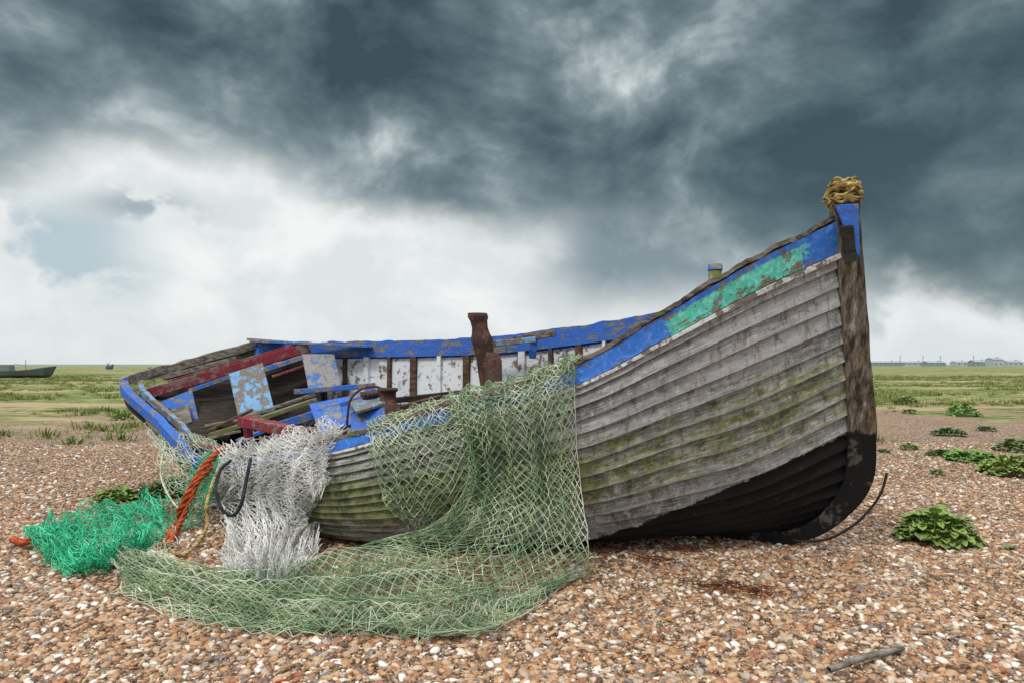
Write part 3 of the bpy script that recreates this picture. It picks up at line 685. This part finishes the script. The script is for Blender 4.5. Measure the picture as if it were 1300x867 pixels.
q2=[[P(215,548,7.5),P(245,550,7.2),P(275,560,6.9)],[P(200,560,7.3),P(235,575,6.95),P(278,578,6.6)],[P(205,590,7.1),P(235,600,6.75),P(272,605,6.45)],[P(212,622,7.0),P(235,628,6.7),P(262,632,6.5)]]
net('fishing_net',q2,30,34,M_netpale,.0030,.06,4,2,51,.010,1,.02)
q3=[[P(190,520,7.9),P(215,540,7.6),P(240,552,7.3)],[P(187,540,7.6),P(212,560,7.3),P(245,572,7.0)],[P(195,560,7.5),P(220,585,7.0),P(250,592,6.7)]]
net('fishing_net',q3,24,20,M_netwhite,.0030,.05,4,2,52,.010,1,.02)
q4=[[P(262,575,6.5),P(275,578,6.4),P(290,580,6.3)],[P(240,610,6.5),P(258,615,6.3),P(275,618,6.2)],[G(215,668,.05),G(240,672,.05),G(262,660,.05)]]
net('green_fishing_net',q4,22,34,M_netbright,.0030,.05,3,2,53,.010,1,.02)
rope('orange_rope',[P(285,568,6.5),P(262,588,6.3),P(245,615,6.2),P(232,640,6.15),P(222,665,6.1),G(208,690,.04),G(190,702,.03)],.030,M_ropeor,pitch=.12)
rope('orange_rope',[P(272,590,6.35),P(252,610,6.2),P(240,640,6.15),P(226,668,6.0),G(215,692,.05)],.022,M_ropeor,pitch=.1)
rope('orange_rope',[G(16,684,.04),G(30,688,.05),G(50,682,.05),G(70,680,.04)],.028,M_ropeor,pitch=.12)
rope('straw_rope',[P(290,575,6.4),P(275,600,6.2),P(262,640,6.0),P(262,670,5.9),G(240,700,.05),G(215,702,.03)],.014,M_ropestraw,pitch=.06)
rope('green_rope',[P(268,572,6.5),P(250,600,6.4),P(235,630,6.3),P(225,655,6.2),G(214,676,.04)],.016,M_ropegreen,pitch=.06)
rope('green_rope',[P(210,560,7.2),P(204,600,7.0),P(215,630,6.8),G(235,655,.05)],.010,M_netpale,pitch=.06)
rope('black_hose',[P(318,582,5.95),P(312,612,5.72),P(306,640,5.6),P(295,654,5.6),P(281,645,5.7),P(274,618,5.9),P(280,596,6.05),P(292,585,6.2)],.015,M_rubber,strands=1)
rope('red_line',[G(150,745,.02),G(200,742,.04),G(240,738,.08),G(262,735,.12),G(300,728,.14)],.0045,M_redline,strands=1)
rope('red_line',[G(165,738,.05),G(180,722,.06),G(200,745,.05),G(218,755,.06),G(250,738,.08)],.0045,M_redline,strands=1)
rope('red_line',[G(350,866,.02),G(375,858,.02),G(380,854,.02)],.0045,M_redline,strands=1)
rope('red_line',[G(405,784,.05),G(430,792,.05),G(455,795,.05),G(485,797,.04)],.003,M_redline,strands=1)
pts=[G(175+i*5,745+6*math.sin(i*1.1),.06+.02*math.sin(i*2.3)) for i in range(22)]
rope('green_rope',pts,.007,M_netpale,strands=1)

# ---------------------------------------------------------------- distance
def flat_mat(name,c):
    m,nt,b=new_mat(name); n=nt.noise(objco(nt),2,4,.6); finish(nt,b,nt.mix(n,tuple(x*.7 for x in c),c),.8); return m
M_wallw=flat_mat('render_white',(.50,.55,.58)); M_wallg=flat_mat('cladding_green',(.30,.37,.39)); M_roof=flat_mat('slate_roof',(.34,.39,.43)); M_rooft=flat_mat('tile_roof',(.35,.34,.35)); M_glass=flat_mat('window_dark',(.22,.26,.28))  # cottage colours paled to grey-blue, with distance haze painted in
M_grey=flat_mat('hull_grey',(.13,.15,.16)); M_redh=flat_mat('hull_red',(.35,.07,.06)); M_blueh=flat_mat('hull_blue',(.08,.14,.25)); M_pole=flat_mat('pole_wood',(.28,.29,.30)); M_cabin=flat_mat('cabin_grey',(.22,.24,.25))
def house(x,y,w,d,h,rh,wall,roof,name='cottage'):
    e=empty(name)
    V=[(x-w/2,y,0),(x+w/2,y,0),(x+w/2,y+d,0),(x-w/2,y+d,0),(x-w/2,y,h),(x+w/2,y,h),(x+w/2,y+d,h),(x-w/2,y+d,h),(x-w/2,y+d/2,h+rh),(x+w/2,y+d/2,h+rh)]
    mesh_obj('walls',V,[(0,1,5,4),(2,3,7,6),(1,2,6,9,5),(3,0,4,8,7)],wall,e)
    o=.3; V=[(x-w/2-o,y-o,h-.1),(x+w/2+o,y-o,h-.1),(x+w/2+o,y+d/2,h+rh+.1),(x-w/2-o,y+d/2,h+rh+.1),(x-w/2-o,y+d+o,h-.1),(x+w/2+o,y+d+o,h-.1)]
    mesh_obj('roof',V,[(0,1,2,3),(3,2,5,4)],roof,e)
    n=max(2,int(w/3.5)); V=[];Fc=[]
    for i in range(n):
        cx=x-w/2+(i+.5)*w/n; k=len(V); V+=[(cx-.6,y-.03,.9),(cx+.6,y-.03,.9),(cx+.6,y-.03,2.1),(cx-.6,y-.03,2.1)]; Fc.append((k,k+1,k+2,k+3))
    mesh_obj('windows',V,Fc,M_glass,e)
    cx=x+w*.25; V=[(cx-.4,y+d/2-.4,h),(cx+.4,y+d/2-.4,h),(cx+.4,y+d/2+.4,h),(cx-.4,y+d/2+.4,h)]; V+=[(a,b,h+rh+.6) for a,b,c in V]
    mesh_obj('chimney',V,[(0,1,5,4),(1,2,6,5),(2,3,7,6),(3,0,4,7),(4,5,6,7)],M_rooft,e)
for (u,Y,w,h_,rh,wl,rf) in [(1125,500,26,2.6,1.0,M_wallg,M_roof),(1162,520,20,2.6,1.0,M_wallw,M_roof),(1190,500,13,2.5,1.1,M_wallg,M_roof),(1222,520,9,2.6,1.2,M_wallw,M_roof),(1247,480,10,3.0,1.3,M_wallg,M_roof),(1268,460,7,4.6,1.1,M_wallw,M_roof),(1290,490,11,2.8,1.3,M_wallw,M_roof)]:
    house((u-650)/F*Y,Y,w,8,h_,rh,wl,rf)
for u in (1143,1172,1194,1236):
    Y=330; x=(u-650)/F*Y; e=empty('utility_pole')
    beam('pole',(x,Y,0),(x,Y,5.6),.18,.18,M_pole,e,up=(0,1,0)); beam('crossarm',(x-.6,Y,5.2),(x+.6,Y,5.2),.1,.1,M_pole,e)
def smallboat(u,Y,L,H,mat,name,cab=True):
    x0=(u-650)/F*Y; e=empty(name); V=[];Fc=[]
    for i in range(13):
        t=i/12; w=.5*L*.28*math.sin(math.pi*min(1,.25+.75*(1-t)))**.6 if t<1 else .02; sh=H*(.62+.6*t**2.5+.15*(1-t)**2); x=x0-L/2+L*t
        V+=[(x,Y-w,sh),(x-.06*L*t*t,Y-w*.75,H*.3),(x-(.12*L*t*t),Y,0.0),(x-.06*L*t*t,Y+w*.75,H*.3),(x,Y+w,sh)]
    for i in range(12):
        for r in range(4): a=i*5+r; Fc.append((a,a+1,a+6,a+5))
    Fc+=[(0,1,2,3,4)]; Fc+=[(i*5,i*5+5,i*5+9,i*5+4) for i in range(12)]
    mesh_obj('hull',V,Fc,mat,e)
    if cab:
        c=[(x0-L*.30,H*.6),(x0-L*.14,H*.6),(x0-L*.16,H*1.35),(x0-L*.28,H*1.35)]; w=L*.06
        V=[(a,Y-w,b) for a,b in c]+[(a,Y+w,b) for a,b in c]; mesh_obj('wheelhouse',V,[(0,1,2,3),(7,6,5,4),(3,2,6,7),(0,3,7,4),(1,5,6,2)],M_cabin,e)
        beam('mast',(x0+L*.05,Y,H*.6),(x0+L*.05,Y,H*1.9),.05,.05,M_pole,e,up=(0,1,0)); beam('boom',(x0+L*.05,Y,H*1.2),(x0-L*.12,Y,H*1.5),.04,.04,M_pole,e)
smallboat(28,75,7.5,1.05,M_grey,'grey_fishing_boat'); smallboat(205,120,4.8,1.25,M_redh,'red_fishing_boat',False); smallboat(139,200,2.4,1.3,M_blueh,'blue_fishing_boat'); smallboat(228,150,2.0,1.5,M_grey,'grey_fishing_boat')

# ---------------------------------------------------------------- sky + light
w=bpy.data.worlds.new('World'); scene.world=w; w.use_nodes=True; nt=NT(w.node_tree)
for n in list(nt.n): nt.n.remove(n)
SUN_EL=math.radians(52); SUN_AZ=math.radians(220)
sky=nt.new('ShaderNodeTexSky',sky_type='NISHITA'); sky.sun_disc=False; sky.sun_elevation=SUN_EL; sky.sun_rotation=SUN_AZ
co=nt.new('ShaderNodeTexCoord').outputs['Generated']; X,Y,Z=nt.sep(co)
az=nt.math('ARCTAN2',X,Y); hor=nt.math('SQRT',nt.math('ADD',nt.math('MULTIPLY',X,X),nt.math('MULTIPLY',Y,Y)))
e=nt.math('DIVIDE',Z,nt.math('MAXIMUM',hor,.02)); e=nt.math('MINIMUM',e,6.0)
pc=nt.comb(az,nt.math('MULTIPLY',e,1.2),0.0)
def add(*a):
    r=a[0]
    for q in a[1:]: r=nt.math('ADD',r,q)
    return r
mul=lambda a,b: nt.math('MULTIPLY',a,b)
n2=nt.noise(nt.mapping(pc,loc=(1.3,4.0,0)),2.6,6,.55,0,'2D')
n3=nt.noise(nt.mapping(pc,loc=(7.3,2.0,0)),9,6,.60,0,'2D')
n4=nt.noise(nt.mapping(pc,loc=(2.3,8.0,0)),2.2,2,.5,0,'2D')
wp=nt.comb(add(az,mul(n4,.22)),add(mul(e,1.35),mul(n4,-.16)),0.0)
n1=nt.noise(nt.mapping(wp,loc=(3.1,1.2,0)),4.4,7,.545,0,'2D')
bt=nt.math('MULTIPLY_ADD',az,1/1.6,.5)
def uv2(u,v):
    a=math.atan((u-650)/F); return a,(462-v)/F*math.cos(a)
def bp(u,v):
    a,b=uv2(u,v); return (a/1.6+.5,b)
def blob(u,v,ra,re):
    a,b=uv2(u,v); x=mul(nt.math('SUBTRACT',az,a),1/ra); y=mul(nt.math('SUBTRACT',e,b),1/re)
    return nt.math('EXPONENT',mul(add(mul(x,x),mul(y,y)),-1))
bnd=nt.ramp(bt,[(0.0,.20)]+[bp(*q) for q in ((0,235),(120,170),(250,190),(400,240),(560,292),(700,300),(850,305),(1000,345),(1150,372),(1300,385))]+[(1.0,.05)],'B_SPLINE')
edge=add(nt.math('SUBTRACT',e,bnd),mul(nt.math('SUBTRACT',n2,.5),.12),mul(nt.math('SUBTRACT',n1,.5),.15),mul(nt.math('SUBTRACT',n3,.5),.06))
dark=nt.sstep(edge,-.035,.045)
tone=add(mul(n1,.72),mul(n2,.13),mul(n3,.15))
tone=add(tone,mul(blob(90,50,.13,.06),.12),mul(blob(290,120,.12,.07),.07),mul(blob(610,115,.07,.08),.06),mul(blob(730,110,.11,.09),.07),mul(blob(900,20,.14,.05),.05),
   mul(blob(560,240,.16,.05),-.05),mul(blob(420,60,.13,.09),-.03),mul(blob(1180,150,.22,.14),-.06),mul(blob(0,130,.1,.1),.07),mul(blob(500,150,.06,.05),.03))
tone=add(tone,mul(nt.sstep(edge,.10,.02),.06))
dcol=nt.ramp(tone,[(.38,(.045,.075,.09)),(.455,(.078,.122,.142)),(.52,(.125,.18,.20)),(.58,(.20,.265,.285)),(.65,(.38,.45,.47)),(.74,(.75,.80,.81))])
rgt=mul(nt.sstep(az,.15,.55),nt.sstep(e,.55,.1)); dcol=nt.mix(mul(rgt,.45),dcol,(.055,.108,.118))
bright=nt.mix(nt.sstep(add(mul(n2,.4),mul(n1,.6)),.42,.56),(.76,.80,.81),(.93,.94,.93))
bright=nt.mix(nt.sstep(e,.10,.0,0,.6),bright,(.70,.76,.79))
low=mul(nt.sstep(nt.math('ABSOLUTE',nt.math('SUBTRACT',az,.24)),.26,.10),nt.sstep(add(e,mul(n1,.12)),.10,.19))
bright=nt.mix(mul(low,.9),bright,nt.mix(nt.sstep(n1,.42,.62),(.17,.24,.28),(.50,.56,.58)))
l2=mul(nt.sstep(az,-.44,-.56),mul(nt.sstep(nt.math('ABSOLUTE',nt.math('SUBTRACT',e,.135)),.085,.03),nt.sstep(n1,.42,.52)))
bright=nt.mix(mul(l2,.75),bright,(.36,.50,.57))
wi=mul(blob(175,262,.07,.022),nt.sstep(n3,.42,.55)); bright=nt.mix(mul(wi,.9),bright,(.34,.42,.46))
rl2=mul(nt.sstep(az,.42,.5),nt.sstep(n1,.45,.56)); bright=nt.mix(mul(rl2,.6),bright,(.40,.49,.53))
col=nt.mix(dark,bright,dcol)
up=nt.sstep(e,.62,1.2); back=nt.sstep(Y,.15,-.4)
col=nt.mix(back,col,nt.mix(n2,(.46,.50,.55),(.84,.86,.87)))
col=nt.mix(up,col,nt.mix(n2,(1.5,1.53,1.55),(2.2,2.2,2.15)))
bg1=nt.new('ShaderNodeBackground'); nt.put(bg1.inputs[0],sky.outputs[0]); bg1.inputs[1].default_value=.10
bg2=nt.new('ShaderNodeBackground'); nt.put(bg2.inputs[0],col); bg2.inputs[1].default_value=1.0
ms=nt.new('ShaderNodeMixShader'); ms.inputs[0].default_value=.95; nt.l.new(bg1.outputs[0],ms.inputs[1]); nt.l.new(bg2.outputs[0],ms.inputs[2])
out=nt.new('ShaderNodeOutputWorld'); nt.l.new(ms.outputs[0],out.inputs[0])
w.cycles.sampling_method='MANUAL'; w.cycles.sample_map_resolution=512
sd=bpy.data.lights.new('sun','SUN'); sd.energy=1.5; sd.angle=math.radians(10); sd.color=(1,.96,.9)
so=bpy.data.objects.new('sun',sd); link(so)
dirv=Vector((math.sin(SUN_AZ)*math.cos(SUN_EL),math.cos(SUN_AZ)*math.cos(SUN_EL),math.sin(SUN_EL)))
so.rotation_euler=dirv.to_track_quat('Z','Y').to_euler()
cd=bpy.data.cameras.new('camera'); cam=bpy.data.objects.new('camera',cd); link(cam)
cam.location=(0,0,CAMZ); cam.rotation_euler=(math.radians(90),0,0); cd.lens=24; cd.sensor_width=36; cd.shift_y=28.5/1300; cd.clip_end=12000; cd.clip_start=.05
scene.camera=cam
scene.view_settings.view_transform='Standard'; scene.view_settings.look='None'; scene.view_settings.exposure=0
